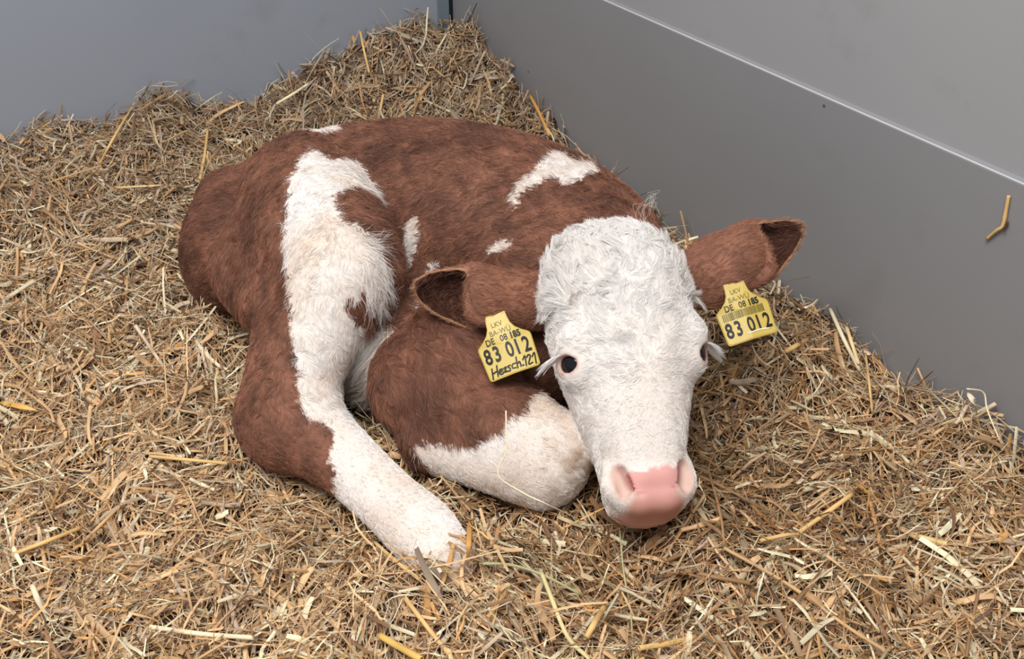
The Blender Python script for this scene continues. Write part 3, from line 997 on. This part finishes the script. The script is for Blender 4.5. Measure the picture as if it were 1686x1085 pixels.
def ear_tag(origin, p, q, label, handwritten):
    n = np.cross(p, q)
    mm = .001
    half = [(0, 0), (21.5, 0), (23.4, .6), (24.6, 2.2), (26.0, 30.5), (25.6, 32.8), (24.2, 34.4), (18.5, 38.2), (14.0, 42.5), (11.4, 47.5), (10.6, 53), (10.2, 60)]
    ol = [(x, y) for x, y in half] + [(-x, y) for x, y in half[::-1][:-1]]
    ol = np.array(ol) * mm
    m = len(ol)
    rings = [(0.93, -0.0008), (1.0, -0.0003), (1.0, 0.0006), (0.955, 0.0011)]
    c = np.array([0, .030])
    V = [np.concatenate([(ol - c) * sc_ + c, np.full((m, 1), z)], 1) for sc_, z in rings]
    V.append(np.array([[0, .030, -0.0008], [0, .030, .0011]]))
    V = np.concatenate(V)
    F4 = [(r * m + i, r * m + (i + 1) % m, (r + 1) * m + (i + 1) % m, (r + 1) * m + i) for r in range(3) for i in range(m)]
    F3 = [(4 * m, (i + 1) % m, i) for i in range(m)] + [(4 * m + 1, 3 * m + i, 3 * m + (i + 1) % m) for i in range(m)]
    inks = []
    dq = 23 if handwritten else 14.2
    for ch, x in zip('83012', (-19.0, -10.2, 2.4, 9.8, 18.6)):
        inks.append((text_mesh(ch, .0205, x * mm, dq * mm, .70, .00042), 1))
    for txt, x, b in (('DE', -12.5, .0001), ('08', 0.8, .00012), ('185', 12.2, .00035)):
        inks.append((text_mesh(txt, .0085, x * mm, 35.4 * mm, .84, b), 1))
    inks.append((text_mesh('BA-W\u00dc', .0070, -.3 * mm, 42.8 * mm, .92, .0), 2))
    inks.append((text_mesh('LKV', .0066, -1.0 * mm, 49.6 * mm, .95, .0), 2))
    if handwritten:
        sl = lambda L: [[((x + .16 * y) * mm, y * mm) for x, y in l] for l in L]
        w = []
        w += [[(-21.5, 1.8), (-21.3, 11.5)], [(-16.6, 2.8), (-16.2, 12.6)], [(-21.6, 6.6), (-16.4, 7.8)]]                # H
        w += [[(-14.6, 5.6), (-11.8, 6.6), (-12.4, 8.2), (-14.4, 7.4), (-14.8, 4.6), (-12.6, 3.4), (-10.8, 4.6)]]        # e
        w += [[(-10.4, 7.6), (-7.6, 8.2), (-9.8, 4.2), (-7.2, 4.4)]]                                                    # r
        w += [[(-3.6, 8.4), (-6.2, 8.0), (-4.4, 5.8), (-4.6, 3.6), (-7.0, 4.0)]]                                        # s
        w += [[(1.6, 8.6), (-1.4, 8.2), (-1.8, 5.0), (1.4, 4.4)]]                                                       # c
        w += [[(3.0, 13.8), (3.0, 3.6)], [(3.2, 7.4), (5.6, 8.6), (6.2, 4.2)]]                                           # h
        w += [[(7.8, 4.4), (8.8, 4.5)]]
        w += [[(9.0, 9.4), (11.4, 12.2), (11.2, 3.2)]]                                                                   # 1
        w += [[(13.0, 10.4), (14.6, 12.2), (16.4, 10.6), (13.6, 3.8), (17.4, 4.0)]]                                      # 2
        w += [[(18.0, 9.4), (20.6, 12.4), (20.6, 2.4)]]                                                                  # 1
        inks.append((stroke_mesh(sl(w), .00135), 1))
    else:
        bars, x = [], -21.0
        rr = random.Random(5)
        while x < 19.5:
            wd_ = rr.choice([.5, .5, .8, 1.2])
            bars.append((x, wd_)); x += wd_ + rr.choice([.45, .5, .8])
        Vb, Fb = [], []
        for x, wd_ in bars:
            k = len(Vb)
            Vb += [(x * mm, 23.6 * mm), ((x + wd_) * mm, 23.6 * mm), ((x + wd_) * mm, 31.0 * mm), (x * mm, 31.0 * mm)]
            Fb += [(k, k + 1, k + 2), (k, k + 2, k + 3)]
        inks.append(((np.array(Vb), np.array(Fb)), 2))
    mi = [0] * (len(F3) + len(F4))
    VV, FT = [V], [tuple(f) for f in F3]
    off = len(V)
    mi_t = [0] * len(F3)
    for (v, f), k in inks:
        VV.append(np.concatenate([v, np.full((len(v), 1), .00128)], 1))
        f = f.copy()
        a2 = v[f]
        cr = (a2[:, 1, 0] - a2[:, 0, 0]) * (a2[:, 2, 1] - a2[:, 0, 1]) - (a2[:, 1, 1] - a2[:, 0, 1]) * (a2[:, 2, 0] - a2[:, 0, 0])
        f[cr < 0] = f[cr < 0][:, ::-1]
        FT += [tuple(t) for t in f + off]; mi_t += [k] * len(f); off += len(v)
    VV = np.concatenate(VV)
    # a slight curl, as a hanging plastic tag has
    VV[:, 2] += -6.0 * VV[:, 0] ** 2
    o = mesh_np('ear_tag', VV, [np.array(FT), np.array(F4)], mats=[M_YELLOW, M_INK, M_INKF], mat_idx=mi_t + [0] * len(F4), smooth=False)
    M = Matrix(((p[0], q[0], n[0], origin[0]), (p[1], q[1], n[1], origin[1]), (p[2], q[2], n[2], origin[2]), (0, 0, 0, 1)))
    o.matrix_world = M
    tag(o, label, 'ear tag', 'yellow ear tags of the calf')
    return o


def tag_frame(ang, tilt, turn):
    a = math.radians(ang)
    p = math.cos(a) * CAMR - math.sin(a) * CAMD
    q = -math.sin(a) * CAMR - math.cos(a) * CAMD
    n = np.cross(p, q)
    t = math.radians(tilt); q, n = math.cos(t) * q - math.sin(t) * n, math.cos(t) * n + math.sin(t) * q
    t = math.radians(turn); p, n = math.cos(t) * p + math.sin(t) * n, math.cos(t) * n - math.sin(t) * p
    return p, q


p_, q_ = tag_frame(20.3, 15, 0)
ear_tag(P(849, 614, 1.0585), p_, q_, 'yellow ear tag with a handwritten bottom line, hanging against the brown shoulder', True)
p_, q_ = tag_frame(17.5, 13, 0)
ear_tag(P(1241, 558, 1.099), p_, q_, 'yellow ear tag printed with a barcode, hanging above the straw near the wall', False)


# ---------------------------------------------------------------- straw bedding
G_BUMPS = [  # pixel, z used to unproject, height, radius
    (748, 60, .08, .100, .25), (560, 110, .05, .036, .20), (120, 230, .05, .030, .35), (350, 180, .05, .020, .28), (-200, 300, .05, .03, .4), (895, 190, .04, .050, .13), (10, 950, 0, -.035, .045), (1040, 1000, 0, -.012, .05),
    (1250, 560, .05, .068, .095), (1500, 660, .0, -.015, .16), (1185, 690, .0, -.045, .075), (1060, 900, .0, -.012, .10),
    (770, 950, .0, .020, .05), (690, 960, .0, .012, .05), (330, 560, .0, .012, .08), (620, 690, .0, -.015, .06)]
BP = [(PZ(a, b, z)[:2], h, r) for a, b, z, h, r in G_BUMPS]
HN1, HN2, HN3 = Noise(.24, seed=41), Noise(.085, seed=42), Noise(.03, seed=43)


def height(xy):
    p3 = np.concatenate([xy, np.zeros((len(xy), 1))], 1)
    z = .012 * HN1(p3) + .0085 * HN2(p3) + .0045 * HN3(p3) - .004
    for c, h, r in BP:
        z = z + h * np.exp(-((xy - c) ** 2).sum(1) / (r * r))
    return z


def pick_sites(n):
    out = np.zeros((0, 2))
    while len(out) < n:
        c = np.stack([rng.uniform(-1.25, 1.0, n), rng.uniform(.30, 2.0, n)], 1)
        a, b = wall_dist(c)
        ok = (a > .004) & (b > .004)
        # nothing is seen of the bed far outside the frame: thin it there
        fx, fy, fd = project(np.concatenate([c, np.zeros((n, 1))], 1))
        inn = (fx > -330) & (fx < 2010) & (fy < 1420)
        ok &= inn | (rng.random(n) < .15)
        # finer cover where the bed is close to the camera
        ok &= rng.random(n) < np.clip(1.35 / np.maximum(fd, .3), .45, 1.0) ** 1.0
        out = np.concatenate([out, c[ok]])
    return out[:n]


PAL = np.array([lin(224, 184, 132), lin(244, 222, 180), lin(204, 164, 116), lin(152, 114, 78), lin(190, 168, 140), lin(96, 70, 50), lin(214, 162, 96), lin(214, 190, 156)])
PAL = np.clip(PAL * np.array([1.06, 1.06, 1.13]), 0, .9)
P_FRONT = np.array([.27, .20, .22, .11, .04, .04, .06, .06]); P_BACK = np.array([.10, .10, .22, .18, .18, .08, .02, .12])
FLOW = Noise(.22, seed=50)


def straw_batch(n, len_med, len_sig, len_rng, w_med, w_sig, w_rng, lay, up_share, sides, rings, curl):
    xy = pick_sites(n)
    ln = np.clip(len_med * np.exp(rng.normal(0, len_sig, n)), *len_rng)
    wd = np.clip(w_med * np.exp(rng.normal(0, w_sig, n)), *w_rng)
    a, b = wall_dist(xy)
    p3 = np.concatenate([xy, np.zeros((n, 1))], 1)
    yawd = FLOW(p3) * 1.2 + rng.normal(0, .95, n)
    e = .012
    gx = (height(xy + [e, 0]) - height(xy - [e, 0])) / (2 * e); gy = (height(xy + [0, e]) - height(xy - [0, e])) / (2 * e)
    dirv = np.stack([np.cos(yawd), np.sin(yawd), gx * np.cos(yawd) + gy * np.sin(yawd)], 1)
    tilt = rng.normal(0, .17, n)
    upm = rng.random(n) < up_share
    tilt[upm] = rng.uniform(.3, 1.0, upm.sum()) * rng.choice([-1, 1], upm.sum())
    dirv[:, 2] += np.tan(np.clip(tilt, -1.2, 1.2))
    dirv /= np.linalg.norm(dirv, axis=1)[:, None]
    nor = np.stack([-gx, -gy, np.ones(n)], 1) + rng.normal(0, .35, (n, 3))
    nor -= (nor * dirv).sum(1)[:, None] * dirv; nor /= np.linalg.norm(nor, axis=1)[:, None]
    side = np.cross(dirv, nor)
    zc = height(xy) + rng.uniform(lay[0], lay[1], n)
    zc[upm] += np.abs(dirv[upm, 2]) * ln[upm] * .30
    ctr = np.concatenate([xy, zc[:, None]], 1)
    s = np.linspace(-.5, .5, rings)
    b1 = rng.normal(0, curl, n); b2 = rng.normal(0, curl * .7, n); b3 = rng.normal(0, curl * .8, n)
    spine = ctr[:, None] + ln[:, None, None] * (s[None, :, None] * dirv[:, None] + (b1[:, None] * (s ** 2 - .08))[..., None] * side[:, None] + (b2[:, None] * (s ** 2 - .08))[..., None] * nor[:, None] + (b3[:, None] * 3 * s ** 3)[..., None] * side[:, None])
    # keep: outside the animal and inside the pen
    keep = np.ones(n, bool)
    for k in range(rings):
        f = field(spine[:, k]); keep &= f > wd * .3
        wa, wb = wall_dist(spine[:, k, :2]); keep &= (wa > .0025) & (wb > .0025)
    spine, wd, nor, side, xy, n = spine[keep], wd[keep], nor[keep], side[keep], xy[keep], int(keep.sum())
    if sides == 0:      # split, channel-shaped pieces
        tw = rng.normal(0, .5, n)
        V = np.zeros((n, rings, 3, 3))
        for k in range(rings):
            ca, sa = np.cos(tw * s[k])[:, None], np.sin(tw * s[k])[:, None]
            sd2 = side * ca + nor * sa; nr2 = nor * ca - side * sa
            tp = 1.0 if rings < 3 else (.8 + .2 * math.cos(math.pi * s[k]))
            V[:, k, 0] = spine[:, k] - sd2 * (wd * .5 * tp)[:, None]
            V[:, k, 1] = spine[:, k] + nr2 * (wd * .28 * tp)[:, None]
            V[:, k, 2] = spine[:, k] + sd2 * (wd * .5 * tp)[:, None]
        m = 3
        f = [(k * 3 + j, k * 3 + j + 1, k * 3 + j + 4, k * 3 + j + 3) for k in range(rings - 1) for j in range(2)]
    else:
        m = sides
        wv = 1 + rng.normal(0, .10, (n, rings)); fv = np.clip(rng.uniform(.3, .95, (n, 1)) + rng.normal(0, .12, (n, rings)), .15, 1)
        V = np.zeros((n, rings, m, 3))
        for j in range(m):
            an = 2 * math.pi * j / m
            V[:, :, j] = spine + ((side * math.cos(an))[:, None] * (wd[:, None] * .5 * wv)[..., None] + (nor * math.sin(an))[:, None] * (wd[:, None] * .5 * fv)[..., None])
        f = [(k * m + j, k * m + (j + 1) % m, (k + 1) * m + (j + 1) % m, (k + 1) * m + j) for k in range(rings - 1) for j in range(m)]
    f = np.array(f)
    F = (np.arange(n) * rings * m)[:, None, None] + f[None]
    # colour: fresher straw in front, older and greyer towards the corner
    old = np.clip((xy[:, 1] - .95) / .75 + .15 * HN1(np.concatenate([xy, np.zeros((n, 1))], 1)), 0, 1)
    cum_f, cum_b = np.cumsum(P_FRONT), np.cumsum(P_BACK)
    damp_shade = np.exp(-((xy - PZ(1160, 800, 0)[:2]) ** 2).sum(1) / .20 ** 2) * .75  # browner moist straw by the muzzle, with the shade there painted in too
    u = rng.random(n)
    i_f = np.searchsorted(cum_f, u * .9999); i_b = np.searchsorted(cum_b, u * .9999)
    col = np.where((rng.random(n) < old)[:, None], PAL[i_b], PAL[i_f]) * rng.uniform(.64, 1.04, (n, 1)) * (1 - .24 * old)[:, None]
    dm = rng.random(n) < damp_shade
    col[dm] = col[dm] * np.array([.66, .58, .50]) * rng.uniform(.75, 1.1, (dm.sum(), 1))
    if sides: col = np.maximum(col, lin(150, 116, 80))
    # each piece weathers unevenly along its length
    along = 1 + rng.normal(0, .13, (n, rings)) + np.outer(rng.normal(0, .16, n), s)
    colv = (col[:, None] * along[..., None]).repeat(m, 1).reshape(-1, 3)
    return V.reshape(-1, 3), F.reshape(-1, 4), np.clip(colv, .01, .92)


batches = [
    straw_batch(40000, .030, .55, (.008, .13), .0021, .50, (.0007, .0060), (-.022, .003), .02, 0, 4, .10),
    straw_batch(32000, .026, .55, (.006, .10), .0019, .55, (.0006, .0062), (-.012, .010), .08, 0, 5, .22),
    straw_batch(52000, .030, .50, (.008, .12), .00075, .35, (.00035, .0015), (-.014, .011), .07, 0, 5, .40),
    straw_batch(1700, .042, .50, (.012, .13), .0036, .30, (.0022, .0065), (-.008, .009), .05, 6, 5, .09)]
gx_, gy_ = np.meshgrid(np.linspace(-1.35, 1.1, 246), np.linspace(.2, 2.05, 186), indexing='ij')
gxy = np.stack([gx_.ravel(), gy_.ravel()], 1)
wa_, wb_ = wall_dist(gxy)
gxy = gxy + np.maximum(.001 - wa_, 0)[:, None] * DL * 1.0 + np.maximum(.001 - wb_, 0)[:, None] * DR
gz_ = height(gxy) - .012
base_v = np.concatenate([gxy, gz_[:, None]], 1)
ii = np.arange(246 * 186).reshape(246, 186)
base_f = np.stack([ii[:-1, :-1].ravel(), ii[1:, :-1].ravel(), ii[1:, 1:].ravel(), ii[:-1, 1:].ravel()], 1)
okf = np.all((wa_[base_f] > -.03) & (wb_[base_f] > -.03), axis=1)
base_f = base_f[okf]
base_c = np.tile(lin(70, 50, 34), (len(base_v), 1)) * (1 + .3 * HN3(base_v))[:, None]
SV, SF, SCOL, o_ = [base_v], [base_f], [np.clip(base_c, .01, 1)], len(base_v)
for v, f, c in batches:
    SV.append(v); SF.append(f + o_); SCOL.append(c); o_ += len(v)
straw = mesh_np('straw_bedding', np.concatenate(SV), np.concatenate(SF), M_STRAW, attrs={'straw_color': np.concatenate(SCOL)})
tag(straw, 'deep bed of loose chopped golden straw covering the pen floor', 'straw', kind='stuff')

# ---------------------------------------------------------------- single stalks that stand out of the bedding
GOLD, PALE, TAN, ORNG, GREY, GREEN = lin(222, 182, 118), lin(240, 222, 184), lin(204, 164, 116), lin(208, 150, 78), lin(188, 170, 146), lin(196, 190, 142)


def on_bed(px, py, lift):
    z = 0.0
    for _ in range(8):
        q = PZ(px, py, z)
        z = .6 * z + .4 * (height(q[None, :2])[0] + lift)
    return PZ(px, py, z)


def stalk(points, wd, col, label, blade=False, name='straw_stalk', world=None):
    """points: (px, py, lift over the bed in mm); a hollow jointed stem or a flat dry leaf blade"""
    W = np.array(world) if world is not None else np.array([on_bed(a, b, c * .001) for a, b, c in points])
    base = W.mean(0)
    q = catmull(W - base, 6) if len(W) > 2 else np.array([(W[0] - base) * (1 - t) + (W[1] - base) * t for t in np.linspace(0, 1, 8)])
    n = len(q)
    t = np.gradient(q, axis=0); t /= np.linalg.norm(t, axis=1)[:, None]
    up = np.array([0.05, -0.35, 1.0]); sd = np.cross(t, up); sd /= np.linalg.norm(sd, axis=1)[:, None]
    nr = np.cross(sd, t)
    m = 10
    s_ = np.linspace(0, 1, n)
    prof = np.ones(n)
    if blade: prof = np.clip(np.minimum((s_ + .08) / .25, (1.04 - s_) / .45), .05, 1)
    else: prof += .18 * np.exp(-((s_ - .37) / .035) ** 2)           # the joint of the stem
    fl = .22 if blade else .85
    rings = []
    for j in range(m):
        a = 2 * math.pi * j / m
        rings.append(q + (sd * math.cos(a) + nr * math.sin(a) * fl) * (prof * wd * .0005)[:, None])
    V = np.stack(rings, 1)
    F = [(i * m + j, i * m + (j + 1) % m, (i + 1) * m + (j + 1) % m, (i + 1) * m + j) for i in range(n - 1) for j in range(m)]
    VV = V.reshape(-1, 3)
    col_v = np.repeat(np.array(col)[None] * (1 + .10 * np.sin(s_ * 9 + wd))[:, None], m, 0)
    # hollow ends: an inner lip that goes a little way in
    for e_, st in ((0, 1), (n - 1, -1)):
        k = len(VV)
        lip = q[e_] + (V[e_] - q[e_]) * .68
        deep = lip + t[e_] * st * wd * .0009
        VV = np.concatenate([VV, lip, deep, (q[e_] + t[e_] * st * wd * .0009)[None]])
        col_v = np.concatenate([col_v, np.tile(np.array(col) * .9, (m, 1)), np.tile(np.array(col) * .45, (m + 1, 1))])
        for j in range(m):
            j2 = (j + 1) % m
            a4 = [(e_ * m + j, k + j, k + j2, e_ * m + j2), (k + j, k + m + j, k + m + j2, k + j2), (k + m + j, k + 2 * m, k + 2 * m, k + m + j2)]
            F += a4[:2] if st == 1 else [x[::-1] for x in a4[:2]]
    o = mesh_np(name, VV, np.array(F), M_STRAW, attrs={'straw_color': np.clip(col_v, 0, .92)})
    o.location = tuple(base)
    tag(o, label, 'straw stalk')
    return o


stalk([(833, 676, 70), (833, 738, 40), (820, 781, 16), (859, 810, 10), (898, 829, 10), (958, 857, 9)], 1.3, PALE, 'long thin bent straw standing up in front of the white knee',
      world=[P(833, 676, 1.020), P(833.5, 712, 1.018), P(834, 742, 1.014), P(820, 781, 1.010), P(859, 810, 1.008), P(898, 829, 1.0), on_bed(958, 857, .012)])
stalk([(1020, 868, 14), (1027, 943, 14), (1038, 1003, 15), (1043, 1090, 16)], 1.5, GREEN, 'thin pale green straw running straight down below the chin')
stalk([(617, 893, 9), (652, 924, 14), (692, 955, 10)], 3.2, GOLD, 'straight golden straw along the lower side of the outstretched white hoof leg')
stalk([(773, 856, 34), (772, 890, 26), (770, 930, 8)], 4.2, ORNG, 'flat golden blade standing upright at the tip of the outstretched foot', True)
stalk([(666, 983, 14), (700, 1028, 16), (740, 1078, 14)], 3.8, GOLD, 'thick golden stalk slanting down to the bottom edge below the foot')
stalk([(796, 928, 12), (839, 930, 16), (892, 946, 17), (959, 980, 12)], 2.6, GREEN, 'twisted pale green stem right of the outstretched foot')
stalk([(892, 944, 18), (908, 985, 18), (935, 1049, 18), (972, 1086, 14)], 3.6, lin(222, 206, 150), 'long greenish stalk running from the twisted stem to the bottom edge')
stalk([(1402, 814, 20), (1360, 845, 22), (1316, 876, 12)], 4.4, GOLD, 'thick golden stalk lying aslant on the straw right of the pink muzzle')
stalk([(1251, 890, 12), (1293, 881, 16), (1316, 880, 10)], 3.6, GOLD, 'short yellow stalk touching the lower end of the aslant thick stalk')
stalk([(1513, 883, 16), (1536, 890, 16), (1560, 895, 8)], 5.0, lin(230, 196, 130), 'short thick yellow stub near the right edge of the bed')
stalk([(1192, 902, 12), (1299, 963, 17), (1398, 1034, 17), (1462, 1074, 12)], 3.2, TAN, 'very long brown stalk slanting down to the right in the front')
stalk([(1380, 948, 12), (1415, 994, 17), (1448, 1041, 12)], 2.4, PALE, 'pale thin stalk crossing just right of the very long brown one')
stalk([(20, 913, 12), (80, 890, 18), (135, 868, 14)], 4.0, GOLD, 'thick golden stalk rising to the right at the left edge')
stalk([(246, 1032, 14), (335, 1044, 18), (418, 1050, 14)], 4.0, PALE, 'long pale stalk lying nearly level near the bottom left corner')
stalk([(246, 751, 13), (310, 757, 17), (375, 763, 13)], 3.4, GOLD, 'long level golden stalk left of the brown hock')
stalk([(-4, 807, 14), (65, 790, 18), (135, 771, 14)], 1.3, PALE, 'very thin whitish straw reaching in from the left edge')
stalk([(53, 964, 24), (64, 992, 22), (78, 1025, 12)], 5.0, PALE, 'short thick pale stub standing steeply in the lower left')
stalk([(139, 890, 12), (170, 860, 18), (201, 829, 14)], 3.6, TAN, 'brown stalk leaning up to the right beside the dark hollow in the lower left')
stalk([(0, 662, 12), (30, 668, 18), (62, 676, 10)], 7.0, lin(226, 178, 96), 'wide yellow leaf blade at the left edge beside the calf rump height', True)
stalk([(163, 272, 14), (190, 222, 26), (229, 159, 16)], 3.4, GOLD, 'long golden stalk leaning up to the left wall')
stalk([(329, 296, 12), (337, 255, 22), (342, 212, 18)], 4.0, GOLD, 'upright golden stalk behind the top of the rump')
stalk([(193, 309, 13), (255, 306, 18), (319, 306, 14)], 3.0, lin(232, 206, 150), 'level pale yellow stalk left of the rump')
stalk([(455, 171, 14), (482, 155, 24), (508, 138, 20)], 4.4, PALE, 'bright pale stalk in front of the left wall above the back')
stalk([(593, 52, 30), (600, 86, 26), (608, 120, 14)], 3.6, GOLD, 'golden stalk pointing up towards the left wall on the corner heap')
stalk([(623, 197, 18), (627, 176, 26), (631, 156, 22)], 4.2, GOLD, 'short golden stalk standing just behind the brown back')
stalk([(872, 156, 16), (888, 186, 22), (905, 224, 14)], 5.0, ORNG, 'orange stalk against the right wall behind the white shoulder patch')
stalk([(1367, 509, 24), (1390, 560, 28), (1416, 611, 14)], 4.4, PALE, 'long pale stalk leaning at the right wall beyond the barcode tag')
stalk([(1394, 539, 26), (1404, 570, 26), (1414, 600, 20)], 4.0, lin(234, 206, 152), 'shorter stalk crossing the long pale one at the right wall')
stalk([(1425, 582, 22), (1431, 630, 24), (1436, 678, 12)], 2.6, GOLD, 'thin upright stalk a little right of the two crossed stalks')
stalk([(1293, 579, 14), (1311, 569, 20), (1330, 558, 16)], 5.2, GOLD, 'short thick golden stub to the right of the barcode tag')
stalk([(1594, 646, 40), (1603, 662, 34), (1609, 684, 10)], 6.5, lin(236, 220, 190), 'whitish husk standing up at the foot of the right wall', True, 'straw_husk')
stalk([(1592, 640, 46), (1619, 646, 46), (1626, 676, 34), (1648, 730, 8)], 1.6, PALE, 'thin whitish looping straw at the foot of the right wall')
stalk([(1284, 462, 30), (1282, 475, 24), (1281, 490, 10)], 4.2, PALE, 'short pale stub standing between the barcode tag and the wall')
stalk([(625, 1046, 14), (655, 1064, 17), (694, 1086, 14)], 5.6, lin(216, 176, 96), 'thick yellow stalk at the bottom edge left of the centre')
stalk([(1052, 1067, 14), (1098, 1060, 18), (1145, 1049, 14)], 4.6, GOLD, 'thick golden stalk near the bottom edge pointing right')
stalk([(965, 1050, 14), (980, 1024, 20), (995, 999, 16)], 5.0, GOLD, 'thick stub leaning up right near the bottom edge below the muzzle')
stalk([(1195, 483, 6), (1, 1, 1)], 1.6, PALE, 'straw lying over the lower edge of the barcode tag', world=[P(1231, 549, 1.085), P(1252, 542, 1.083), P(1268, 540, 1.085)])
# the broken stalk stuck to the wall
stalk(None, 3.6, GOLD, 'broken bent straw stuck on the right wall', world=[on_right_wall(1661, 322, .003), on_right_wall(1657, 343, .004), on_right_wall(1651, 371, .004), on_right_wall(1640, 380, .004), on_right_wall(1625, 393, .003)])
bl = stalk(None, 3.0, lin(84, 62, 44), 'small dark crumb of dung stuck beside the broken straw on the wall', name='dung_crumb', world=[on_right_wall(1660, 364, .003), on_right_wall(1655, 376, .004), on_right_wall(1652, 388, .002)], blade=True)
bl['category'] = 'crumb'
